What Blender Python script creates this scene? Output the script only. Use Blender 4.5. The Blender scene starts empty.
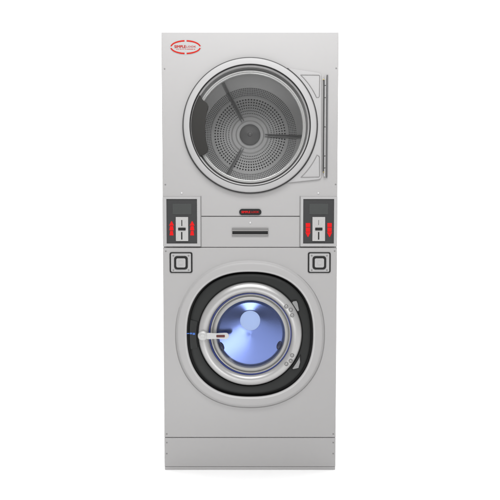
import bpy, bmesh, math, random
from mathutils import Vector, Matrix
PI = math.pi
random.seed(4)
SC = bpy.context.scene
COL = SC.collection

# ------------------------------------------------------------------ camera
F = 678.0                      # focal length in photo pixels (photo is 500 wide)
D = 3.10                       # metres from lens to the aimed point
PITCH = math.radians(3.60)
fy, fz = math.cos(PITCH), -math.sin(PITCH)      # forward
uy, uz = math.sin(PITCH), math.cos(PITCH)       # up

def _ray(px, py):
    a, b = (px - 250.0) / F, (250.0 - py) / F
    return a, fy + b * uy, fz + b * uz
_a, _b, _c = _ray(250, 470)
CAMY = -D * fy
CAMZ = -(-CAMY) / _b * _c       # so that the machine's foot (photo row 470) sits at z = 0

def P(px, py, y=0.0):
    a, b, c = _ray(px, py)
    t = (y - CAMY) / b
    return a * t, CAMZ + c * t
def S(py, y=0.0):
    a, b, c = _ray(250, py)
    return (y - CAMY) / b / F

cam = bpy.data.cameras.new('camera')
cam.sensor_width = 36.0
cam.lens = F / 500.0 * 36.0
cam.clip_start = 0.05
cam.clip_end = 200
co = bpy.data.objects.new('camera', cam)
COL.objects.link(co)
co.location = (0, CAMY, CAMZ)
co.rotation_euler = (PI / 2 - PITCH, 0, 0)
SC.camera = co

# ------------------------------------------------------------------ world: a white studio, darker on the camera's side
W = bpy.data.worlds.new('World')
SC.world = W
W.use_nodes = True
nt = W.node_tree
bg = nt.nodes['Background']
tc = nt.nodes.new('ShaderNodeTexCoord')
sx = nt.nodes.new('ShaderNodeSeparateXYZ')
mr = nt.nodes.new('ShaderNodeMapRange')
mr.inputs['From Min'].default_value = -0.10
mr.inputs['From Max'].default_value = 0.30
mr.inputs['To Min'].default_value = 0.27
mr.inputs['To Max'].default_value = 2.2
nt.links.new(tc.outputs['Generated'], sx.inputs[0])
nt.links.new(sx.outputs['Y'], mr.inputs['Value'])
nt.links.new(mr.outputs['Result'], bg.inputs['Strength'])
bg.inputs['Color'].default_value = (1, 1, 1, 1)

def area(name, loc, target, sx_, sy_, power, col=(1, 1, 1)):
    l = bpy.data.lights.new(name, 'AREA')
    l.shape = 'RECTANGLE'; l.size = sx_; l.size_y = sy_; l.energy = power; l.color = col
    o = bpy.data.objects.new(name, l); COL.objects.link(o)
    o.location = loc
    o.rotation_euler = (Vector(target) - Vector(loc)).to_track_quat('-Z', 'Y').to_euler()
    return o
area('softbox', (0, -1.35, 3.55), (0, 0.0, 1.4), 2.4, 0.8, 66)
area('added_low_kicker', (-0.36, -1.2, 0.13), (0, 0.0, 0.62), 0.5, 0.2, 2.0)  # added unseen light, makes the pale lower-left wedge on the cone
area('front_lamp', (0.15, -2.6, 2.9), (0, 0.0, 1.3), 2.7, 0.7, 48)

SC.view_settings.view_transform = 'Standard'
SC.view_settings.look = 'None'
SC.view_settings.exposure = 0
SC.view_settings.gamma = 1
SC.cycles.max_bounces = 10
SC.cycles.transparent_max_bounces = 12

# ------------------------------------------------------------------ materials
def mat(name, col, rough=0.5, metal=0.0, spec=0.5, bump=0.0, bscale=400, vary=0.0, vscale=6, stretch=(1, 1, 1), aniso=0, coat=0, emit=None):
    m = bpy.data.materials.new(name); m.use_nodes = True
    n = m.node_tree; b = n.nodes['Principled BSDF']
    b.inputs['Base Color'].default_value = (*col, 1)
    b.inputs['Roughness'].default_value = rough
    b.inputs['Metallic'].default_value = metal
    b.inputs['Specular IOR Level'].default_value = spec
    b.inputs['Coat Weight'].default_value = coat
    if aniso:
        b.inputs['Anisotropic'].default_value = aniso
    t = n.nodes.new('ShaderNodeTexCoord'); mp = n.nodes.new('ShaderNodeMapping')
    mp.inputs['Scale'].default_value = stretch
    n.links.new(t.outputs['Object'], mp.inputs[0])
    if bump:
        q = n.nodes.new('ShaderNodeTexNoise'); q.inputs['Scale'].default_value = bscale; q.inputs['Detail'].default_value = 3
        n.links.new(mp.outputs[0], q.inputs['Vector'])
        bp = n.nodes.new('ShaderNodeBump'); bp.inputs['Strength'].default_value = bump; bp.inputs['Distance'].default_value = 0.001
        n.links.new(q.outputs['Fac'], bp.inputs['Height']); n.links.new(bp.outputs[0], b.inputs['Normal'])
    if vary:
        q = n.nodes.new('ShaderNodeTexNoise'); q.inputs['Scale'].default_value = vscale; q.inputs['Detail'].default_value = 4
        n.links.new(mp.outputs[0], q.inputs['Vector'])
        r = n.nodes.new('ShaderNodeMapRange')
        r.inputs['To Min'].default_value = max(0, rough - vary); r.inputs['To Max'].default_value = rough + vary
        n.links.new(q.outputs['Fac'], r.inputs['Value']); n.links.new(r.outputs[0], b.inputs['Roughness'])
    if emit:
        b.inputs['Emission Color'].default_value = (*emit[0], 1); b.inputs['Emission Strength'].default_value = emit[1]
    return m

M = {}
M['paint'] = mat('silver_grey_paint', (0.346, 0.340, 0.3395), 0.42, 0.0, 0.35, bump=0.06, bscale=900, vary=0.06, vscale=5)
M['door'] = mat('satin_door_paint', (0.350, 0.346, 0.347), 0.48, 0.0, 0.45, bump=0.03, bscale=900)
M['steel'] = mat('satin_steel', (0.55, 0.54, 0.53), 0.32, 0.75, 0.5, bump=0.03, bscale=600)
M['ring'] = mat('cast_ring', (0.40, 0.396, 0.394), 0.34, 0.4, 0.5, vary=0.05)
M['inner'] = mat('pressed_inner_ring', (0.33, 0.328, 0.320), 0.5, 0.3, 0.5)
M['well'] = mat('dark_steel', (0.25, 0.25, 0.25), 0.4, 0.3)
M['chrome'] = mat('bright_trim', (0.56, 0.56, 0.555), 0.25, 0.5, 0.5)
M['seam'] = mat('seam_and_shade_grey', (0.19, 0.187, 0.185), 0.5, 0.2)  # seams and screws, also the grey that draws groove and bezel shade
M['handle'] = mat('handle_metal', (0.44, 0.44, 0.435), 0.4, 0.2)
M['gasket'] = mat('grey_gasket', (0.035, 0.035, 0.035), 0.6)
M['hingegrey'] = mat('hinge_grey', (0.075, 0.075, 0.077), 0.5)
M['lip'] = mat('lip_highlight_paint', (0.43, 0.425, 0.425), 0.4)
M['black'] = mat('black_rubber', (0.010, 0.010, 0.010), 0.55, 0, 0.3)
M['surround'] = mat('charcoal_plastic', (0.015, 0.016, 0.0157), 0.5, 0, 0.3, bump=0.08, bscale=700, vary=0.08)
M['pull'] = mat('dark_plastic', (0.018, 0.017, 0.0155), 0.5, 0, 0.3, bump=0.05, bscale=700)
M['panel'] = mat('grey_panel', (0.030, 0.030, 0.031), 0.5, 0, 0.4)
M['display'] = mat('display_glass', (0.055, 0.058, 0.057), 0.25, 0, 0.4)
M['plate'] = mat('coin_plate_steel', (0.45, 0.445, 0.44), 0.38, 0.25, 0.5, bump=0.1, bscale=500, stretch=(8, 1, 1))
M['red'] = mat('red_paint', (0.58, 0.007, 0.008), 0.6, 0, 0.15)
M['logo'] = mat('logo_red', (0.42, 0.014, 0.007), 0.6, 0, 0.1)
M['logow'] = mat('logo_white', (0.72, 0.72, 0.71), 0.5)
M['drum'] = mat('drum_steel', (0.50, 0.50, 0.50), 0.45, 0.15, 0.5, vary=0.06)
M['lifter'] = mat('lifter_steel', (0.17, 0.17, 0.17), 0.45, 0.2)
M['hub'] = mat('hub_steel', (0.16, 0.16, 0.16), 0.38, 0.2)
M['inside'] = mat('cabinet_inside', (0.05, 0.05, 0.05), 0.8)
M['blue'] = mat('blue_seal', (0.022, 0.036, 0.17), 0.35, 0, 0.5)
M['cone'] = mat('blue_steel', (0.155, 0.205, 0.43), 0.22, 1.0, 0.5, aniso=0.7)
_n = M['cone'].node_tree; _t = _n.nodes.new('ShaderNodeTangent'); _t.direction_type = 'RADIAL'; _t.axis = 'Y'
_n.links.new(_t.outputs[0], _n.nodes['Principled BSDF'].inputs['Tangent'])
M['disc'] = mat('pale_blue_cap', (0.44, 0.55, 0.78), 0.5, 0)
M['navy'] = mat('navy_rubber', (0.006, 0.010, 0.05), 0.4)
M['brass'] = mat('brass', (0.40, 0.32, 0.12), 0.3, 0.8)
M['darkred'] = mat('dark_red_plastic', (0.075, 0.006, 0.004), 0.4)
M['white'] = mat('bright_screw', (0.55, 0.55, 0.55), 0.3, 0.3)
M['bluemark'] = mat('blue_print', (0.035, 0.12, 0.42), 0.5)
M['floor'] = mat('white_floor', (0.95, 0.95, 0.95), 0.7, 0, 0.2)

def glass(name, tint, refl, haze=0.0):
    m = bpy.data.materials.new(name); m.use_nodes = True
    n = m.node_tree; n.nodes.clear()
    o = n.nodes.new('ShaderNodeOutputMaterial'); t = n.nodes.new('ShaderNodeBsdfTransparent')
    g = n.nodes.new('ShaderNodeBsdfGlossy'); mx = n.nodes.new('ShaderNodeMixShader'); f = n.nodes.new('ShaderNodeFresnel')
    mu = n.nodes.new('ShaderNodeMath'); mu.operation = 'MULTIPLY'; mu.inputs[1].default_value = refl
    t.inputs[0].default_value = (*tint, 1); g.inputs['Roughness'].default_value = 0.05; f.inputs[0].default_value = 1.45
    n.links.new(f.outputs[0], mu.inputs[0]); n.links.new(mu.outputs[0], mx.inputs[0])
    dm = n.nodes.new('ShaderNodeMixShader'); df = n.nodes.new('ShaderNodeBsdfDiffuse')
    df.inputs[0].default_value = (0.8, 0.8, 0.8, 1); dm.inputs[0].default_value = haze  # white diffuse share mixed in as haze to lift the dark interior
    n.links.new(t.outputs[0], dm.inputs[1]); n.links.new(df.outputs[0], dm.inputs[2])
    n.links.new(dm.outputs[0], mx.inputs[1]); n.links.new(g.outputs[0], mx.inputs[2]); n.links.new(mx.outputs[0], o.inputs[0])
    return m
M['glass'] = glass('door_glass', (0.90, 0.90, 0.90), 0.7, 0.02)
M['glassb'] = glass('washer_glass', (0.93, 0.95, 1.0), 0.6, 0.0)

# ------------------------------------------------------------------ mesh helpers
def obj(name, bm, m, parent=None, smooth=40, wn=False, label=None):
    bmesh.ops.recalc_face_normals(bm, faces=bm.faces)
    me = bpy.data.meshes.new(name)
    bm.to_mesh(me); bm.free()
    for k in (m if isinstance(m, (list, tuple)) else [m]):
        me.materials.append(M[k])
    if smooth:
        me.shade_smooth(); me.set_sharp_from_angle(angle=math.radians(smooth))
    o = bpy.data.objects.new(name, me); COL.objects.link(o)
    if parent: o.parent = parent
    if wn:
        w = o.modifiers.new('wn', 'WEIGHTED_NORMAL'); w.keep_sharp = True
    if label: o['label'] = label
    return o

def add_box(bm, x0, x1, y0, y1, z0, z1, bev=0.0, seg=2, mi=0):
    b = bmesh.new()
    vs = [b.verts.new((x, y, z)) for x in (x0, x1) for y in (y0, y1) for z in (z0, z1)]
    for f in ((0, 1, 3, 2), (4, 6, 7, 5), (0, 4, 5, 1), (2, 3, 7, 6), (0, 2, 6, 4), (1, 5, 7, 3)):
        b.faces.new([vs[i] for i in f])
    if bev:
        bmesh.ops.bevel(b, geom=list(b.edges), offset=bev, segments=seg, affect='EDGES', profile=0.6)
    merge(bm, b, mi)

def merge(bm, b, mi=None):
    b.verts.index_update(); b.verts.ensure_lookup_table()
    nv = [bm.verts.new(v.co) for v in b.verts]
    for f in b.faces:
        try:
            nf = bm.faces.new([nv[v.index] for v in f.verts])
            nf.material_index = f.material_index if mi is None else mi
        except ValueError: pass
    b.free()

def sq(n, ax=1.0, az=1.0):
    """radius multiplier of a superellipse of exponent n"""
    return lambda t: (abs(math.cos(t) / ax) ** n + abs(math.sin(t) / az) ** n) ** (-1.0 / n)
ROUND = lambda t: 1.0

def add_lathe(bm, cx, cz, prof, seg=128, g=ROUND, closed=False, mi=0, cap0=False, cap1=False, a0=0, a1=2 * PI):
    full = abs(a1 - a0 - 2 * PI) < 1e-6
    na = seg if full else seg + 1
    rows = []
    for p in prof:
        r, y = p[0], p[1]
        gg = p[2] if len(p) > 2 else g
        row = []
        for i in range(na):
            t = a0 + (a1 - a0) * i / seg
            k = gg(t)
            row.append(bm.verts.new((cx + r * k * math.cos(t), y, cz + r * k * math.sin(t))))
        rows.append(row)
    n = len(rows)
    for j in range(n if closed else n - 1):
        A, B = rows[j], rows[(j + 1) % n]
        for i in range(seg):
            k = (i + 1) % na
            f = bm.faces.new((A[i], A[k], B[k], B[i])); f.material_index = mi
    if cap0: bm.faces.new(rows[0]).material_index = mi
    if cap1: bm.faces.new(rows[-1]).material_index = mi
    if closed and not full:
        bm.faces.new([r[0] for r in rows]); bm.faces.new([r[-1] for r in rows])
    return rows

def rrect(x0, x1, z0, z1, r, n=6):
    pts = []
    for cx, cz, a in ((x1 - r, z1 - r, 0), (x0 + r, z1 - r, PI / 2), (x0 + r, z0 + r, PI), (x1 - r, z0 + r, 1.5 * PI)):
        for i in range(n + 1):
            t = a + PI / 2 * i / n
            pts.append((cx + r * math.cos(t), cz + r * math.sin(t)))
    return pts

def add_prism(bm, pts, y0, y1, bev=0.0, mi=0):
    """outline in XZ extruded from y1 (back) to y0 (front) with a chamfered front edge"""
    b = bmesh.new()
    cx = sum(p[0] for p in pts) / len(pts); cz = sum(p[1] for p in pts) / len(pts)
    back = [b.verts.new((x, y1, z)) for x, z in pts]
    front = [b.verts.new((x, y0, z)) for x, z in pts]
    n = len(pts)
    b.faces.new(back); ff = b.faces.new(front)
    for i in range(n):
        b.faces.new((back[i], back[(i + 1) % n], front[(i + 1) % n], front[i]))
    if bev:
        bmesh.ops.bevel(b, geom=list(ff.edges), offset=bev, segments=2, affect='EDGES', profile=0.6)
    merge(bm, b, mi)

def add_frame(bm, po, pi, y0, y1, mi=0):
    """closed band between two outlines with the same number of points"""
    n = len(po)
    A = [bm.verts.new((x, y0, z)) for x, z in po]; B = [bm.verts.new((x, y0, z)) for x, z in pi]
    C = [bm.verts.new((x, y1, z)) for x, z in po]; E = [bm.verts.new((x, y1, z)) for x, z in pi]
    for i in range(n):
        k = (i + 1) % n
        for q in ((A[i], A[k], B[k], B[i]), (C[i], C[k], A[k], A[i]), (B[i], B[k], E[k], E[i]), (E[i], E[k], C[k], C[i])):
            bm.faces.new(q).material_index = mi

def add_tube(bm, pts, r, closed=False, n=8, mi=0):
    """round bead along a list of Vectors"""
    pts = [Vector(p) for p in pts]; m = len(pts); rings = []
    for i, p in enumerate(pts):
        if closed: t = pts[(i + 1) % m] - pts[i - 1]
        else: t = pts[min(i + 1, m - 1)] - pts[max(i - 1, 0)]
        t.normalize()
        a = Vector((0, 1, 0)) if abs(t.y) < 0.9 else Vector((1, 0, 0))
        u = t.cross(a).normalized(); v = t.cross(u).normalized()
        rings.append([bm.verts.new(p + r * (math.cos(2 * PI * k / n) * u + math.sin(2 * PI * k / n) * v)) for k in range(n)])
    for i in range(m if closed else m - 1):
        A, B = rings[i], rings[(i + 1) % m]
        for k in range(n):
            bm.faces.new((A[k], A[(k + 1) % n], B[(k + 1) % n], B[k])).material_index = mi
    if not closed:
        bm.faces.new(rings[0]); bm.faces.new(rings[-1])

def add_plate(bm, x0, x1, z0, z1, cx, cz, r, g, y0, y1, bev=0.0025, seg=192, mi=0):
    """rectangular sheet with a (super)elliptic hole, rounded outer edge"""
    ang = [2 * PI * i / seg for i in range(seg)]
    for X, Z in ((x0, z0), (x1, z0), (x1, z1), (x0, z1)):
        a = math.atan2(Z - cz, X - cx) % (2 * PI)
        i = min(range(seg), key=lambda k: abs(ang[k] - a)); ang[i] = a
    def hit(a, e):
        c, s = math.cos(a), math.sin(a); t = 1e9
        if c > 1e-9: t = min(t, (x1 - e - cx) / c)
        if c < -1e-9: t = min(t, (x0 + e - cx) / c)
        if s > 1e-9: t = min(t, (z1 - e - cz) / s)
        if s < -1e-9: t = min(t, (z0 + e - cz) / s)
        return cx + c * t, cz + s * t
    rows = []
    for kind in ('hb', 'hf', 'f', 'm', 'o', 'b'):
        row = []
        for a in ang:
            if kind in ('hb', 'hf'):
                k = r * g(a); row.append(bm.verts.new((cx + k * math.cos(a), y1 if kind == 'hb' else y0, cz + k * math.sin(a))))
            else:
                e = {'f': bev, 'm': bev * 0.3, 'o': 0, 'b': 0}[kind]
                x, z = hit(a, e)
                row.append(bm.verts.new((x, {'f': y0, 'm': y0 + bev * 0.3, 'o': y0 + bev, 'b': y1}[kind], z)))
        rows.append(row)
    for j in range(len(rows)):
        A, B = rows[j], rows[(j + 1) % len(rows)]
        for i in range(seg):
            k = (i + 1) % seg
            bm.faces.new((A[i], A[k], B[k], B[i])).material_index = mi

def px_rect(x0, y0, x1, y1, y=0.0):
    """photo rectangle -> x0,x1,z0,z1 on the plane at depth y"""
    ym = (y0 + y1) / 2
    return P(x0, ym, y)[0], P(x1, ym, y)[0], P(250, y1, y)[1], P(250, y0, y)[1]

def text_bm(bm, s, cx, cz, width, height, y, depth=0.0006, bold=0.0, mi=0):
    cu = bpy.data.curves.new('t', 'FONT'); cu.body = s; cu.extrude = depth / 2; cu.offset = bold; cu.resolution_u = 4
    o = bpy.data.objects.new('t', cu); COL.objects.link(o)
    dg = bpy.context.evaluated_depsgraph_get()
    me = o.evaluated_get(dg).to_mesh()
    b = bmesh.new(); b.from_mesh(me)
    xs = [v.co.x for v in b.verts]; ys = [v.co.y for v in b.verts]
    kx = width / (max(xs) - min(xs)); ky = height / (max(ys) - min(ys))
    for v in b.verts:
        X = cx + (v.co.x - (max(xs) + min(xs)) / 2) * kx; Z = cz + (v.co.y - (max(ys) + min(ys)) / 2) * ky
        v.co = (X, y - v.co.z, Z)
    b.verts.index_update()
    merge(bm, b, mi)
    COL.objects.unlink(o); bpy.data.objects.remove(o); bpy.data.curves.remove(cu)

# ------------------------------------------------------------------ floor
bm = bmesh.new()
v = [bm.verts.new(p) for p in ((-14, -6, 0), (14, -6, 0), (14, 16, 0), (-14, 16, 0))]
bm.faces.new(v)
fl = obj('floor', bm, 'floor', smooth=0)
fl['kind'] = 'structure'; fl['label'] = 'plain white studio floor under the machine'

# ------------------------------------------------------------------ the machine
ROOT = bpy.data.objects.new('stacked_washer_dryer', None); COL.objects.link(ROOT)
ROOT['label'] = 'tall silver grey coin operated dryer stacked on a front loading washer'
ROOT['category'] = 'washer dryer'

TOPZ = P(250, 32.0)[1]
HW = S(250) * 87.1                       # half width of the cabinet
DEPTH = 0.86
z_mid = P(250, 216.4)[1]; z_seam = P(250, 247.3)[1]; z_kick = P(250, 437.6)[1]
G = 0.0013                                # half a panel gap
T = 0.022                                 # front sheets reach this far back

# outer case (sides, top, back, floor, shelf between the machines)
bm = bmesh.new()
y0 = 0.0035
add_box(bm, -HW, -HW + 0.012, y0 + T, DEPTH, 0.004, TOPZ)
add_box(bm, HW - 0.012, HW, y0 + T, DEPTH, 0.004, TOPZ)
add_box(bm, -HW + 0.012, HW - 0.012, y0 + T, DEPTH, TOPZ - 0.012, TOPZ)
add_box(bm, -HW + 0.012, HW - 0.012, DEPTH - 0.012, DEPTH, 0.004, TOPZ - 0.012)
add_box(bm, -HW + 0.012, HW - 0.012, y0 + T, DEPTH - 0.012, 0.004, 0.016)
obj('outer_case', bm, 'paint', ROOT, smooth=0)
bm = bmesh.new()
e = 0.0125
add_box(bm, -HW + e, HW - e, 0.030, DEPTH - 0.013, z_seam - 0.03, z_seam + 0.10)
add_box(bm, -HW + e, HW - e, 0.66, 0.70, 0.02, z_seam - 0.031)
add_box(bm, -HW + e, HW - e, 0.66, 0.70, z_seam + 0.101, TOPZ - 0.013)
for s in (-1, 1):
    for za, zb in ((0.02, z_seam - 0.031), (z_seam + 0.101, TOPZ - 0.013)):
        add_box(bm, s * (HW - e) - (0.004 if s > 0 else 0), s * (HW - e) + (0.004 if s < 0 else 0), 0.030, 0.659, za, zb)
obj('inner_lining', bm, 'inside', ROOT, smooth=0)

# ---- dryer front sheet with the door opening
DC = P(250.1, 125.9); DS = S(125.9)       # dryer door centre, metres per photo pixel there
bm = bmesh.new()
add_plate(bm, -HW, HW, z_mid + G, TOPZ, DC[0], DC[1], 58 * DS, ROUND, 0.0, T, bev=0.004)
obj('dryer_front_panel', bm, 'paint', ROOT, wn=True)

# ---- washer front sheet
WC = P(250.0, 334.4); WS = S(334.4)
BEZ = sq(2.2)
bm = bmesh.new()
add_plate(bm, -HW, HW, z_kick + G, z_seam - G, WC[0], WC[1], 72.8 * WS, BEZ, 0.0, T, bev=0.0025)
obj('washer_front_panel', bm, 'paint', ROOT, wn=True)

# ---- kick panel
bm = bmesh.new()
add_box(bm, -HW, HW, 0.0, T, 0.016, z_kick - G, 0.0025)
add_box(bm, -HW + 0.001, HW - 0.001, 0.0012, T - 0.001, 0.0, 0.0148, 0.001)
obj('kick_panel', bm, 'paint', ROOT, wn=True)

# ---- service panel between the coin boxes
xL = P(201.0, 232)[0]; xR = P(299.6, 232)[0]
bm = bmesh.new()
add_box(bm, xL, xR, 0.0, T, z_seam + G, z_mid - G, 0.0018)
sp = obj('service_panel', bm, 'paint', ROOT, wn=True)
x0, x1, za, zb = px_rect(232, 228, 268.3, 236)
sy = (zb - za) / 8
bm = bmesh.new()
add_frame(bm, [(x0, za), (x1, za), (x1, zb), (x0, zb)], [(x0 + 0.002, za + 1.6 * sy), (x1 - 0.002, za + 1.6 * sy), (x1 - 0.002, zb - 2.0 * sy), (x0 + 0.002, zb - 2.0 * sy)], -0.004, -0.0002)
obj('slot_frame', bm, 'seam', sp, smooth=0)
bm = bmesh.new()
add_box(bm, x0 + 0.0022, x1 - 0.0022, -0.0012, -0.0003, za + 1.7 * sy, zb - 2.1 * sy)
obj('slot', bm, 'black', sp, smooth=0)
bm = bmesh.new()
add_box(bm, x0 + 0.001, x1 - 0.001, -0.0052, -0.0042, zb - 3.0 * sy, zb - 2.2 * sy)
add_box(bm, x0 + 0.001, x1 - 0.001, -0.0052, -0.0042, za + 0.9 * sy, za + 1.7 * sy)
obj('slot_lip', bm, 'steel', sp, smooth=0)

# ---- black pill badge with red lettering
x0, x1, za, zb = px_rect(239.2, 208.9, 261.4, 215.1)
bad = None
bm = bmesh.new(); h = (zb - za) / 2
add_prism(bm, rrect(x0 - 0.003, x1 + 0.003, za - 0.003, zb + 0.003, h + 0.0029, 10), -0.0015, -0.0002, 0.0006)
pill = obj('badge', bm, 'door', ROOT, wn=True)
bm = bmesh.new()
add_prism(bm, rrect(x0, x1, za, zb, h * 0.98, 10), -0.0042, -0.0016, 0.0012)
obj('badge_face', bm, 'black', pill, wn=True)
bm = bmesh.new(); cz = (za + zb) / 2; w = x1 - x0
text_bm(bm, 'SIMPLE', x0 + w * 0.30, cz, w * 0.40, h * 0.72, -0.0050, bold=0.03)
text_bm(bm, 'LOOK', x0 + w * 0.72, cz, w * 0.34, h * 0.62, -0.0050)
obj('lettering', bm, 'red', pill, smooth=0)

# ---- oval logo top left
cx, cz = P(185.6, 47.2); k = S(47.2)
bm = bmesh.new()
def ell(rx, rz, a0, a1, n=26): return [(cx + rx * k * math.cos(math.radians(a0 + (a1 - a0) * i / n)), cz + rz * k * math.sin(math.radians(a0 + (a1 - a0) * i / n))) for i in range(n + 1)]
add_prism(bm, ell(15.8, 7.4, 0, 353, 60), -0.0008, -0.0001)
lg = obj('logo', bm, 'paint', ROOT, smooth=0)
bm = bmesh.new()
for a0, a1 in ((8, 86), (94, 172), (188, 266), (274, 352)):
    o_, i_ = ell(15.3, 6.9, a0, a1), ell(13.95, 5.5, a0, a1)
    pts = o_ + i_[::-1]
    n = len(o_)
    A = [bm.verts.new((x, -0.0018, z)) for x, z in o_]; B = [bm.verts.new((x, -0.0018, z)) for x, z in i_]
    A2 = [bm.verts.new((x, -0.0009, z)) for x, z in o_]; B2 = [bm.verts.new((x, -0.0009, z)) for x, z in i_]
    for i in range(n - 1):
        bm.faces.new((A[i], A[i + 1], B[i + 1], B[i])); bm.faces.new((A2[i], A2[i + 1], A[i + 1], A[i])); bm.faces.new((B2[i], B2[i + 1], B[i + 1], B[i]))
obj('oval_outline', bm, 'logo', lg, smooth=0)
bm = bmesh.new()
text_bm(bm, 'SIMPLE', cx - 5.6 * k, cz + 0.6 * k, 11.2 * k, 2.6 * k, -0.0014)
text_bm(bm, 'SIMPLE', cx - 5.35 * k, cz + 0.55 * k, 11.2 * k, 2.6 * k, -0.0022)
text_bm(bm, 'LOOK', cx + 5.6 * k, cz + 0.5 * k, 9.6 * k, 1.7 * k, -0.0016)
for i in range(11):
    w = random.uniform(0.9, 1.7)
    xx = cx + (-9.2 + i * 1.75) * k
    add_box(bm, xx, xx + w * k, -0.0016, -0.0009, cz - 2.2 * k, cz - 1.75 * k)
obj('lettering', bm, 'logo', lg, smooth=0)

# ------------------------------------------------------------------ dryer door
bm = bmesh.new()
yF = -0.020
s = DS
add_lathe(bm, *DC, [(58.3 * s, -0.0005), (59.4 * s, yF + 0.010), (59.9 * s, yF + 0.003), (60.5 * s, yF), (65.0 * s, yF), (65.8 * s, yF + 0.0015), (66.3 * s, yF + 0.005), (66.4 * s, -0.0005)], 192)
dd = obj('dryer_door', bm, 'door', ROOT)
bm = bmesh.new()
add_lathe(bm, *DC, [(66.5 * s, -0.0005), (66.55 * s, yF + 0.011), (67.3 * s, yF + 0.011), (67.7 * s, -0.0005)], 192)
obj('gasket', bm, 'gasket', dd)
# hinge-side plate
arc = []; out = []
R0 = 67.75
TR = P(321.3, 73.0); BR = P(321.3, 179.6); T0 = P(286, 69.3); B0 = P(286, 183.2)
n = 60
for i in range(n + 1):
    a = math.radians(-57 + 114 * i / n)
    arc.append((DC[0] + R0 * s * math.cos(a), DC[1] + R0 * s * math.sin(a)))
def walk(path, u):
    L = [math.dist(path[i], path[i + 1]) for i in range(len(path) - 1)]; d = u * sum(L)
    for i, l in enumerate(L):
        if d <= l or i == len(L) - 1:
            t = d / l; return (path[i][0] + (path[i + 1][0] - path[i][0]) * t, path[i][1] + (path[i + 1][1] - path[i][1]) * t)
        d -= l
rc = 3 * s
path = [arc[0], (BR[0] - rc, BR[1] + 0.0), (BR[0] - rc * 0.3, BR[1] + rc * 0.3), (BR[0], BR[1] + rc), (TR[0], TR[1] - rc), (TR[0] - rc * 0.3, TR[1] - rc * 0.3), (TR[0] - rc, TR[1]), arc[-1]]
L = [math.dist(path[i], path[i + 1]) for i in range(len(path) - 1)]
us = sorted([sum(L[:i]) / sum(L) for i in range(1, len(path) - 1)] + [i / n for i in range(n + 1)])
bm = bmesh.new()
rows = {}
yP = -0.0065
def arcp(u, e=0.0):
    a = math.radians(-57 + 114 * u); return (DC[0] + (R0 * s + e) * math.cos(a), DC[1] + (R0 * s + e) * math.sin(a))
cen = (P(305, 126)[0], DC[1])
def shrink(p, e):
    dx, dz = (1 if p[0] > TR[0] - 0.001 else 0), (1 if p[1] > TR[1] - rc else (-1 if p[1] < BR[1] + rc else 0))
    return (p[0] - dx * e, p[1] - dz * e)
A = [bm.verts.new((arcp(u)[0], yP, arcp(u)[1])) for u in us]
Bf = [bm.verts.new((shrink(walk(path, u), 0.002)[0], yP, shrink(walk(path, u), 0.002)[1])) for u in us]
Bm = [bm.verts.new((walk(path, u)[0], yP + 0.002, walk(path, u)[1])) for u in us]
Bb = [bm.verts.new((walk(path, u)[0], -0.0004, walk(path, u)[1])) for u in us]
Ab = [bm.verts.new((arcp(u)[0], -0.0004, arcp(u)[1])) for u in us]
for X, Y in ((A, Bf), (Bf, Bm), (Bm, Bb), (Bb, Ab), (Ab, A)):
    for i in range(len(us) - 1):
        try: bm.faces.new((X[i], X[i + 1], Y[i + 1], Y[i]))
        except ValueError: pass
obj('hinge_plate', bm, 'door', dd, wn=True)
# pressed triangles: groove shade drawn in as dark grey beads
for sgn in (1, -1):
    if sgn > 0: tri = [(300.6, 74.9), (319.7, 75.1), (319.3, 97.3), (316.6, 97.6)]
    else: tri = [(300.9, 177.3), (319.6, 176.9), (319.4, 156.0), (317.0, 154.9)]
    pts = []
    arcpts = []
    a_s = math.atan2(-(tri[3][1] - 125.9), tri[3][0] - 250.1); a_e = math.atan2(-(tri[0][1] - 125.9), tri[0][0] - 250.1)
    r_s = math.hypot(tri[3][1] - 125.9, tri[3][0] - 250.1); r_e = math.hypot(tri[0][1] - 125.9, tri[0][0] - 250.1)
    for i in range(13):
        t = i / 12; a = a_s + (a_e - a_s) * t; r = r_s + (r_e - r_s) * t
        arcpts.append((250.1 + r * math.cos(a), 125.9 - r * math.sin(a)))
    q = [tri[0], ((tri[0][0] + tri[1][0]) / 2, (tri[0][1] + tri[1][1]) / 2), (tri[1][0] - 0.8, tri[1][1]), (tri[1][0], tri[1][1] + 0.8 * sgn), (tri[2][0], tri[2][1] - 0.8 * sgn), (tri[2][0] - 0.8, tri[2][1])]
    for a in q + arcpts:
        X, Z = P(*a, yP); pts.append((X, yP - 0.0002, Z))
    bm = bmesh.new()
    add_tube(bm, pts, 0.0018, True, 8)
    obj('groove_shade_bead', bm, 'seam', dd)
    # raised pad inside the bead
    bm = bmesh.new()
# inner step, bright trim, glass
RC = P(250.2, 127.0, 0.012); RS = S(127, 0.012)
s2 = RS
bm = bmesh.new()
add_lathe(bm, *DC, [(60.3 * s, yF + 0.0005), (59.7 * s, yF + 0.0012), (59.3 * s, yF + 0.006), (59.2 * s, 0.002)], 192)
obj('rim_gasket', bm, 'black', dd)
bm = bmesh.new()
add_lathe(bm, DC[0], (DC[1] + RC[1]) / 2, [(59.25 * s, 0.000), (58.9 * s, 0.012), (58.0 * s2, 0.022), (56.4 * s2, 0.026), (54.0 * s2, 0.026)], 192)
obj('door_well', bm, 'well', dd, label='grey dished step inside the door rim')
bm = bmesh.new()
add_lathe(bm, *RC, [(56.3 * s2, 0.020), (55.9 * s2, 0.010), (55.2 * s2, 0.006), (54.5 * s2, 0.009), (54.2 * s2, 0.014), (53.9 * s2, 0.011), (53.3 * s2, 0.009), (52.8 * s2, 0.013), (52.6 * s2, 0.030)], 192)
obj('window_trim', bm, 'chrome', dd)
bm = bmesh.new()
add_lathe(bm, *RC, [(52.7 * s2, 0.021), (1 * s2, 0.0205)], 96, cap1=True)
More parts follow.
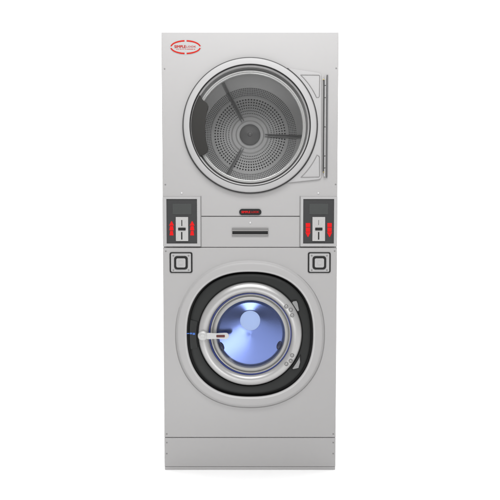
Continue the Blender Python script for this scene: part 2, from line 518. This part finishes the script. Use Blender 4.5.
obj('window_glass', bm, 'glass', dd)
# dark pull on the left of the door
bm = bmesh.new()
o_ = []
Rp = 59.0
for i in range(25):
    a = math.radians(180 - 31.5 + 63 * i / 24)
    o_.append(P(250.1 + Rp * math.cos(a), 125.9 - Rp * math.sin(a), -0.004))
inn = [(202.5, 100.2), (205.3, 101.5), (207.3, 103.5), (208.3, 106), (207.9, 109), (206.6, 113), (205.5, 118), (205.1, 124), (205.0, 130), (205.2, 136), (206.0, 141), (207.4, 145), (208.3, 148.5), (207.6, 151.5), (205.5, 153.6), (203, 154.8)]
inn = [P(a, b, -0.004) for a, b in inn]
# arc runs top -> bottom (angles 148.5 -> 211.5); close back up along the inner edge
pts = o_ + inn[::-1]
add_prism(bm, pts, -0.006, 0.012, 0.002)
obj('pull_handle', bm, 'pull', dd, wn=True)

# ---- hinge
bm = bmesh.new()
x0, x1, za, zb = px_rect(322.9, 80.5, 324.3, 171.5)
add_box(bm, x0, x1, -0.012, -0.0004, za, zb, 0.001)
hg = obj('door_hinge', bm, 'gasket', ROOT, wn=True)
bm = bmesh.new()
x0, x1, za, zb = px_rect(326.2, 75, 327.6, 177.5)
add_box(bm, x0, x1, -0.005, -0.0004, za, zb, 0.001)
obj('hinge_leaf', bm, 'hingegrey', hg, wn=True)
bm = bmesh.new()
x, zt = P(325.2, 76, -0.008); _, zb = P(325.2, 176.5, -0.008)
cuts = [0, .09, .1, .21, .22, .5, .51, .79, .8, .91, .92, 1]
for i in range(0, 12, 2):
    add_tube(bm, [(x, -0.008, zt + (zb - zt) * cuts[i]), (x, -0.008, zt + (zb - zt) * cuts[i + 1])], 0.0042, n=16)
obj('hinge_barrel', bm, 'door', hg)
for py in (79.6, 172.2):
    bm = bmesh.new(); x, z = P(323.6, py, -0.008)
    add_box(bm, x - 0.0028, x + 0.0028, -0.0125, -0.0004, z - 0.002, z + 0.002, 0.001)
    obj('hinge_washer', bm, 'brass', hg, wn=True)

# ------------------------------------------------------------------ dryer drum
YB = 0.40
HC = P(250, 135, YB); HS = S(135, YB)
bm = bmesh.new()
def hole_band(r0, r1, nr, na, fill, y):
    for i in range(nr):
        ra, rb = r0 + (r1 - r0) * i / nr, r0 + (r1 - r0) * (i + 1) / nr
        for j in range(na):
            t0, t1 = 2 * PI * j / na, 2 * PI * (j + 1) / na
            tm, rm = (t0 + t1) / 2, (ra + rb) / 2
            hr = fill * min((rb - ra) / 2, rm * (t1 - t0) / 2)
            cell = [(ra, t0), (ra, tm), (ra, t1), (rm, t1), (rb, t1), (rb, tm), (rb, t0), (rm, t0)]
            ov = [bm.verts.new((HC[0] + r * math.cos(t), y, HC[1] + r * math.sin(t))) for r, t in cell]
            ccx, ccz = HC[0] + rm * math.cos(tm), HC[1] + rm * math.sin(tm)
            hv = []; hb = []
            for v_ in ov:
                dx, dz = v_.co.x - ccx, v_.co.z - ccz; L_ = math.hypot(dx, dz)
                hv.append(bm.verts.new((ccx + dx / L_ * hr, y, ccz + dz / L_ * hr)))
                hb.append(bm.verts.new((ccx + dx / L_ * hr, y + 0.004, ccz + dz / L_ * hr)))
            for q in range(8):
                w_ = (q + 1) % 8
                bm.faces.new((ov[q], ov[w_], hv[w_], hv[q])); bm.faces.new((hv[q], hv[w_], hb[w_], hb[q]))
h = HS
hole_band(20 * h, 36.3 * h, 6, 76, 0.62, YB)
hole_band(38.8 * h, 46.8 * h, 5, 156, 0.68, YB)
add_lathe(bm, *HC, [(36.3 * h, YB), (36.8 * h, YB - 0.002), (38.3 * h, YB - 0.002), (38.8 * h, YB)], 156)
add_lathe(bm, *HC, [(8 * h, YB - 0.012), (13 * h, YB - 0.012), (14.5 * h, YB - 0.006), (17.5 * h, YB - 0.006), (19 * h, YB), (20 * h, YB)], 76)
add_lathe(bm, *HC, [(46.8 * h, YB), (48 * h, YB - 0.004), (56 * h, YB - 0.03), (60 * h, YB - 0.06), (61.5 * h, YB - 0.09), (61.5 * h, 0.05), (57 * DS, 0.030)], 156)
dr = obj('dryer_drum', bm, 'drum', ROOT, smooth=35)
bm = bmesh.new()
add_lathe(bm, *HC, [(10.3 * h, YB - 0.010), (10.2 * h, YB - 0.022), (9.2 * h, YB - 0.028), (7 * h, YB - 0.030), (4 * h, YB - 0.038), (2.4 * h, YB - 0.040), (2.2 * h, YB - 0.048), (0.8 * h, YB - 0.052)], 64, cap1=True)
obj('hub', bm, 'hub', dr)
for a in (-2, 118, 240):
    bm = bmesh.new(); a = math.radians(a)
    r0, r1, hw = 15 * h, 56 * h, 1.6 * h
    c, s_ = math.cos(a), math.sin(a)
    def L3(r, t, y): return (HC[0] + r * c - t * s_, y, HC[1] + r * s_ + t * c)
    # shallow U channel: two dark flanks and a lighter flat between
    sec = [(-1.7, 0.0), (-1.45, -0.014), (-0.75, -0.014), (-0.6, -0.004), (0.6, -0.004), (0.75, -0.014), (1.45, -0.014), (1.7, 0.0)]
    rows = [[bm.verts.new(L3(r, t * h, YB + d_ + dd_)) for t, d_ in sec] for r, dd_ in ((r0, 0.0), (r0 + 2 * h, -0.001), (47 * h, -0.001), (r1, -0.03))]
    for i in range(3):
        for j in range(len(sec) - 1): bm.faces.new((rows[i][j], rows[i][j + 1], rows[i + 1][j + 1], rows[i + 1][j]))
    bm.faces.new(rows[0]); bm.faces.new(rows[-1])
    obj('lifter', bm, 'lifter', dr, smooth=25)

# ------------------------------------------------------------------ coin boxes
def coin_box(fx0, fx1, px0, px1, disp, plate, bar, mid, arrows, up):
    x0, x1, za, zb = px_rect(fx0, 197.0, fx1, 246.6)
    if fx0 < 170: x0 = -HW
    if fx1 > 330: x1 = HW
    a0, a1, c0, c1 = px_rect(px0, 199.0, px1, 243.5)
    bm = bmesh.new()
    y = -0.005
    po = rrect(x0, x1, za, zb, 0.0015, 3); pm = rrect(x0 + 0.0015, x1 - 0.0015, za + 0.0015, zb - 0.0015, 0.0012, 3)
    pi = rrect(a0, a1, c0, c1, 0.001, 3)
    def ring(p, yy): return [bm.verts.new((X, yy, Z)) for X, Z in p]
    rr = [ring(po, -0.0003), ring(po, y + 0.0015), ring(pm, y), ring(pi, y), ring(pi, -0.0003)]
    for i in range(4):
        m_ = len(po)
        for j in range(m_): bm.faces.new((rr[i][j], rr[i][(j + 1) % m_], rr[i + 1][(j + 1) % m_], rr[i + 1][j]))
    cb = obj('coin_box', bm, 'door', ROOT, smooth=30, wn=True, label='coin box with red arrows pointing ' + ('up' if up else 'down'))
    # dark side gap against the panels
    bm = bmesh.new()
    gx = x1 if fx0 < 170 else x0
    sg = 1 if fx0 < 170 else -1
    ga, gb = sorted((gx + sg * 0.0003, gx + sg * 0.0038))
    add_box(bm, ga, gb, -0.0022, -0.0003, za - 0.001, zb + 0.004)
    obj('edge_seal', bm, 'seam', cb, smooth=0)
    bm = bmesh.new()
    add_box(bm, a0 + 0.0003, a1 - 0.0003, -0.0018, -0.0004, c0 + 0.0003, c1 - 0.0003)
    obj('face_plate', bm, 'panel', cb, smooth=0)
    d0, d1, e0, e1 = px_rect(disp[0], 203.8, disp[1], 214.4)
    bm = bmesh.new()
    add_prism(bm, rrect(d0, d1, e0, e1, 0.001, 3), -0.0032, -0.0019, 0.0006)
    obj('display', bm, 'display', cb, wn=True)
    p0, p1, q0, q1 = px_rect(plate[0], 217.0, plate[1], 241.0)
    bm = bmesh.new()
    add_prism(bm, rrect(p0, p1, q0, q1, 0.001, 3), -0.0065, -0.0019, 0.0012)
    cp = obj('coin_plate', bm, 'plate', cb, wn=True)
    bm = bmesh.new()
    b0, b1, r0, r1 = px_rect(bar[0], 227.6, bar[1], 230.4)
    add_prism(bm, rrect(b0, b1, r0, r1, 0.002, 4), -0.0085, -0.0066, 0.0008)
    obj('coin_return', bm, 'black', cp, wn=True)
    for m0, m1, q0_, q1_ in ((mid - 0.65, mid + 0.65, 231.9, 239.5), (mid - 0.4, mid + 0.5, 220.0, 226.0) if up else (mid - 0.15, mid + 0.2, 220.0, 225.0)):
        bm = bmesh.new()
        b0, b1, r0, r1 = px_rect(m0, q0_, m1, q1_)
        add_box(bm, b0, b1, -0.0072, -0.0066, r0, r1)
        obj('coin_slot', bm, 'black', cp, smooth=0)
    for ax in arrows:
        bm = bmesh.new()
        if up: segs = [(221.2, 225.6, 2.5, 0.35), (226.0, 230.3, 2.2, 1.5), (230.8, 235.4, 2.0, 1.3)]
        else: segs = [(236.9, 232.2, 2.6, 0.35), (231.8, 227.6, 2.2, 2.1), (227.1, 223.0, 2.2, 2.2)]
        for ya, yb, wb, wa in segs:      # wa half-width at ya (tip side), wb at yb
            pp = [P(ax - wa, ya), P(ax + wa, ya), P(ax + wb, yb), P(ax - wb, yb)]
            add_prism(bm, pp, -0.0026, -0.0019)
        obj('arrow', bm, 'red', cb, smooth=0)
    return cb
coin_box(164.2, 200.6, 166.6, 197.2, (172.6, 191.6), (175.9, 188.3), (178.3, 185.8), 181.9, (171.6, 192.2), True)
coin_box(300.4, 336.6, 303.1, 333.9, (309.3, 328.2), (312.3, 325.0), (315.0, 322.3), 318.5, (307.9, 329.5), False)

# ------------------------------------------------------------------ square locks under the coin boxes
def square_lock(cx_):
    bm = bmesh.new()
    x0, x1, za, zb = px_rect(cx_ - 11.4, 252.2, cx_ + 11.4, 272.8)
    k = S(262)
    add_prism(bm, rrect(x0, x1, za, zb, 1.8 * k), -0.003, -0.0003, 0.001)
    lk = obj('drawer_lock', bm, 'black', ROOT, wn=True)
    bm = bmesh.new()
    add_prism(bm, rrect(x0 + 1.5 * k, x1 - 1.5 * k, za + 1.1 * k, zb - 1.2 * k, 1.0 * k), -0.0045, -0.0031, 0.0008)
    obj('lock_plate', bm, 'door', lk, wn=True)
    x0, x1, za, zb = px_rect(cx_ - 6.8, 256.0, cx_ + 6.8, 269.3)
    bm = bmesh.new()
    add_prism(bm, rrect(x0, x1, za, zb, 2.8 * k), -0.0075, -0.0046, 0.0015)
    obj('lock_bezel', bm, 'black', lk, wn=True)
    bm = bmesh.new()
    add_prism(bm, rrect(x0 + 2.2 * k, x1 - 2.2 * k, za + 2.0 * k, zb - 2.2 * k, 1.4 * k), -0.0105, -0.0076, 0.002)
    add_prism(bm, rrect(x0 + 4.9 * k, x1 - 4.9 * k, za + 4.7 * k, zb - 4.7 * k, 0.8 * k), -0.0115, -0.0106, 0.0006)
    obj('lock_button', bm, 'door', lk, wn=True)
    for dx in (-7.6, 7.6):
        for py in (255.6, 270.0):
            bm = bmesh.new(); X, Z = P(cx_ + dx, py)
            add_lathe(bm, X, Z, [(0.0040, -0.0046), (0.0038, -0.0054), (0.0020, -0.0058)], 20, cap1=True)
            obj('screw', bm, 'seam', lk)
square_lock(181.1)
square_lock(319.2)

# ------------------------------------------------------------------ washer bezel and door
s = WS
bm = bmesh.new()
SQ2 = sq(2.34)
SQ3 = sq(2.2)
def mixg(k):
    return lambda t: SQ2(t) * (1 - k) + SQ3(t) * k
add_lathe(bm, *WC, [(74.2 * s, -0.0004, SQ3), (73.8 * s, -0.0015, SQ3), (72.4 * s, -0.0110, SQ3), (71.8 * s, -0.0132, SQ3), (71.1 * s, -0.0144, SQ3), (70.2 * s, -0.0148, SQ3), (69.2 * s, -0.0148, SQ3), (67.0 * s, -0.0140), (65.3 * s, -0.0140), (64.8 * s, -0.0138)], 192, g=SQ2)
bz = obj('washer_bezel', bm, 'paint', ROOT)
bm = bmesh.new()
add_lathe(bm, *WC, [(64.8 * s, -0.0138), (64.2 * s, -0.0130), (63.6 * s, -0.0110), (63.2 * s, -0.008), (63.02 * s, -0.004), (63.0 * s, 0.0)], 192, g=SQ2)
obj('bezel_lip', bm, 'lip', bz)  # lighter paint stands in for the highlight along the lip
bm = bmesh.new()
QA, QB = math.radians(158), math.radians(412)  # dark strip put in as the shade at the bezel foot, left out on top
def shade_line_g(extra):
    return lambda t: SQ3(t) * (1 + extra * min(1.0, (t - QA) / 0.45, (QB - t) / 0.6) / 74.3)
add_lathe(bm, *WC, [(74.22 * s, -0.0002, SQ3), (74.22 * s, -0.0010, SQ3), (74.3 * s, -0.0010, shade_line_g(0.45)), (74.3 * s, -0.0002, shade_line_g(0.6))], 150, closed=True, a0=QA, a1=QB)
obj('bezel_shade_line', bm, 'seam', bz)
# charcoal surround
bm = bmesh.new()
add_lathe(bm, *WC, [(62.95 * s, -0.003, SQ2), (62.9 * s, 0.019, SQ2), (61.4 * s, 0.020, SQ2)], 192)
ws = obj('door_surround', bm, 'black', ROOT)
bm = bmesh.new()
add_lathe(bm, *WC, [(61.0 * s, 0.022, SQ2), (60.9 * s, 0.006, SQ2), (60.0 * s, 0.002, SQ2), (58.0 * s, 0.000, SQ2), (54.0 * s, -0.001), (52.6 * s, 0.001), (52.2 * s, 0.02)], 192)
obj('surround_face', bm, 'surround', ws)
bm = bmesh.new()
A0, A1 = math.radians(166), math.radians(194)
add_lathe(bm, *WC, [(60.6 * s, 0.000, SQ2), (60.2 * s, -0.0035, SQ2), (53.8 * s, -0.0045), (53.2 * s, 0.000)], 24, closed=True, a0=A0, a1=A1)
obj('latch_cover', bm, 'surround', ws)
bm = bmesh.new()
for a, b, c, d in ((186.6, 332.9, 189.4, 333.7), (190.0, 332.5, 192.2, 334.0), (192.8, 332.6, 195.2, 334.6)):
    x0, x1, za, zb = px_rect(a, b, c, d)
    add_box(bm, x0, x1, -0.0062, -0.0047, za, zb)
obj('blue_mark', bm, 'bluemark', ws, smooth=0)

# door ring (protrudes), black flank
DRc = P(250.1, 334.9, -0.03); r = S(334.9, -0.03)
prof = [(51.6, 0.004), (52.0, -0.018), (51.7, -0.026), (50.6, -0.032), (48.6, -0.0375), (46.2, -0.039), (44.2, -0.037), (42.8, -0.031), (42.0, -0.022), (41.7, -0.008)]
bm = bmesh.new()
add_lathe(bm, *DRc, [(a * r, b + 0.010 if b < -0.012 else b) for a, b in prof[1:]], 192)
wd = obj('washer_door', bm, 'ring', ROOT)
bm = bmesh.new()
add_lathe(bm, *DRc, [(51.9 * r, 0.022), (52.45 * r, 0.004), (52.55 * r, -0.007), (52.1 * r, -0.0085)], 192)
obj('door_edge', bm, 'black', wd)
bm = bmesh.new()
add_lathe(bm, *DRc, [(41.68 * r, -0.010), (41.3 * r, -0.012), (40.6 * r, -0.011), (40.2 * r, -0.006)], 192)
obj('blue_seal', bm, 'blue', wd)
IC = P(250.7, 334.0, -0.01); ir = S(334, -0.01)
bm = bmesh.new()
add_lathe(bm, *IC, [(40.6 * ir, -0.004), (40.0 * ir, -0.010), (39.0 * ir, -0.0105), (38.3 * ir, -0.005), (37.6 * ir, -0.012), (36.8 * ir, -0.0165), (35.6 * ir, -0.018), (34.6 * ir, -0.0165), (34.1 * ir, -0.012), (34.0 * ir, 0.035)], 192)
obj('inner_ring', bm, 'inner', wd)
bm = bmesh.new()
add_lathe(bm, *IC, [(34.5 * ir, -0.0130), (26 * ir, -0.0135), (1 * ir, -0.0140)], 96, cap1=True)
obj('window_glass', bm, 'glassb', wd)
# hinge lugs and screws
for pts in (((292.0, 302.6), (293.2, 301.2), (296.4, 300.8), (297.6, 303.2), (299.0, 310.2), (297.6, 311.2)),
            ((299.6, 356.2), (300.0, 362.0), (298.4, 367.6), (293.2, 368.8), (292.2, 368.0), (297.2, 362.0))):
    bm = bmesh.new()
    cxm = sum(p[0] for p in pts) / 6; cym = sum(p[1] for p in pts) / 6
    add_prism(bm, [P(cxm + (a - cxm) * 1.35, cym + (b - cym) * 1.2, -0.004) for a, b in pts], -0.006, 0.0, 0.001)
    hl = obj('hinge_lug', bm, 'black', wd, wn=True)
    bm = bmesh.new()
    add_prism(bm, [P(a, b, -0.004) for a, b in pts], -0.012, -0.0061, 0.0025)
    obj('lug_cap', bm, 'well', hl, wn=True)
for a, b in ((286.2, 306.4), (290.8, 309.8), (292.1, 315.2), (292.1, 355.3), (290.7, 360.8), (286.4, 363.9)):
    bm = bmesh.new(); X, Z = P(a, b, -0.028)
    add_lathe(bm, X, Z, [(0.0098, -0.0240), (0.0098, -0.0296), (0.0074, -0.0304), (0.0066, -0.0296)], 28)
    sc = obj('hinge_screw', bm, 'seam', wd)
    bm = bmesh.new()
    add_lathe(bm, X, Z, [(0.0063, -0.0270), (0.0056, -0.0322), (0.0035, -0.0330), (0.0028, -0.0300)], 6, cap1=True)
    obj('screw_head', bm, 'ring', sc, smooth=20)
# handle
bm = bmesh.new()
kx, kz = P(202.8, 335.9, -0.038); k = S(336, -0.038)
add_lathe(bm, kx, kz, [(4.6 * k, -0.020), (5.1 * k, -0.034), (4.9 * k, -0.042), (4.0 * k, -0.046), (2.2 * k, -0.0475), (2.0 * k, -0.0460), (0.6 * k, -0.0455)], 48, cap1=True)
x0, x1 = P(205, 336, -0.05)[0], P(229.0, 336, -0.05)[0]
hz = P(205, 336.4, -0.05)[1]
b_ = bmesh.new()
n = 14
top = []; bot = []
tip = []
for i in range(n + 1):
    a = PI / 2 - PI * i / n
    tip.append((x1 - 3.3 * k + 3.3 * k * math.cos(a), hz + 3.2 * k * math.sin(a)))
outline = [(x0, hz + 3.4 * k), (x0 + 3.5 * k, hz + 2.7 * k), (x0 + 12 * k, hz + 2.7 * k)] + tip + [(x0 + 12 * k, hz - 2.7 * k), (x0 + 3.5 * k, hz - 2.5 * k), (x0, hz - 3.2 * k)]
add_prism(bm, outline, -0.0435, -0.0355, 0.0028)
hd = obj('door_handle', bm, 'handle', wd, wn=True)
bm = bmesh.new()
xa, xb = P(216.2, 336.5, -0.054)[0], P(224.8, 336.5, -0.054)[0]
add_prism(bm, rrect(xa, xb, hz - 1.25 * k, hz + 1.25 * k, 0.6 * k), -0.0446, -0.0436, 0.0003)
obj('handle_insert', bm, 'darkred', hd, wn=True)

# ------------------------------------------------------------------ washer drum: blue polished cone with a pale cap
CC = P(250.2, 320.4, -0.007); ck = S(320, -0.007)
WCc = P(250.7, 333.9, 0.01); wk = S(334, 0.01)
bm = bmesh.new()
seg = 160
rows = []
for j in range(13):
    t = j / 12
    row = []
    for i in range(seg):
        a = 2 * PI * i / seg
        X = WCc[0] + 36.5 * wk * math.cos(a) * (1 - t) + (CC[0] - WCc[0] + 0) * t + 9.8 * ck * math.cos(a) * t
        Z = WCc[1] + 36.5 * wk * math.sin(a) * (1 - t) + (CC[1] - WCc[1]) * t + 9.8 * ck * math.sin(a) * t
        row.append(bm.verts.new((X - CC[0], 0.014 - 0.024 * t, Z - CC[1])))
    rows.append(row)
for j in range(12):
    for i in range(seg):
        bm.faces.new((rows[j][i], rows[j][(i + 1) % seg], rows[j + 1][(i + 1) % seg], rows[j + 1][i]))
bm.faces.new(rows[-1])
wdr = bpy.data.objects.new('washer_drum', None); COL.objects.link(wdr); wdr.parent = ROOT
cn = obj('drum_cone', bm, 'cone', wdr, smooth=30); cn.location = (CC[0], 0, CC[1])
bm = bmesh.new()
add_lathe(bm, *CC, [(10.0 * ck, -0.0095), (10.0 * ck, -0.0110), (9.6 * ck, -0.0117), (5 * ck, -0.0119)], 72, cap1=True)
obj('drum_cap', bm, 'disc', wdr)
bm = bmesh.new()
add_lathe(bm, *WCc, [(36.6 * wk, 0.016), (36.6 * wk, 0.45)], 128)
obj('drum_wall', bm, 'drum', wdr)
for a, b in ((221.4, 346.8), (279.4, 345.6)):
    bm = bmesh.new(); X, Z = P(a, b, 0.004)
    bmesh.ops.create_uvsphere(bm, u_segments=20, v_segments=12, radius=1.0)
    ang = math.atan2(Z - WCc[1], X - WCc[0])
    Rm = Matrix.Rotation(-ang, 3, 'Y')
    for v in bm.verts:
        c = Vector((v.co.x * 0.010, v.co.y * 0.006, v.co.z * 0.020))
        c = Rm @ c
        v.co = (X + c.x, 0.004 + c.y, Z + c.z)
    obj('rubber_stop', bm, 'navy', wdr)

# ------------------------------------------------------------------ screws on the front sheets
def screw(px, py, r, y, m, dome=0.0012):
    bm = bmesh.new(); X, Z = P(px, py, y)
    add_lathe(bm, X, Z, [(r, y - 0.0003), (r * 0.95, y - dome * 0.6), (r * 0.6, y - dome), (r * 0.25, y - dome)], 24, cap1=True)
    obj('screw', bm, m, ROOT)
for a, b in ((181.6, 193.2), (318.4, 193.2), (250.2, 222.8)): screw(a, b, 0.0044, 0, 'white', 0.003)
for a, b in ((164.6, 68.8), (336.2, 68.2), (165.4, 184.6), (335.6, 184.4), (334.6, 251.0), (165.8, 251.2), (166.8, 434.0), (166.8, 442.6), (166.8, 453.6), (333.2, 434.0), (333.2, 442.6), (333.2, 453.6)):
    screw(a, b, 0.0036, 0, 'seam')
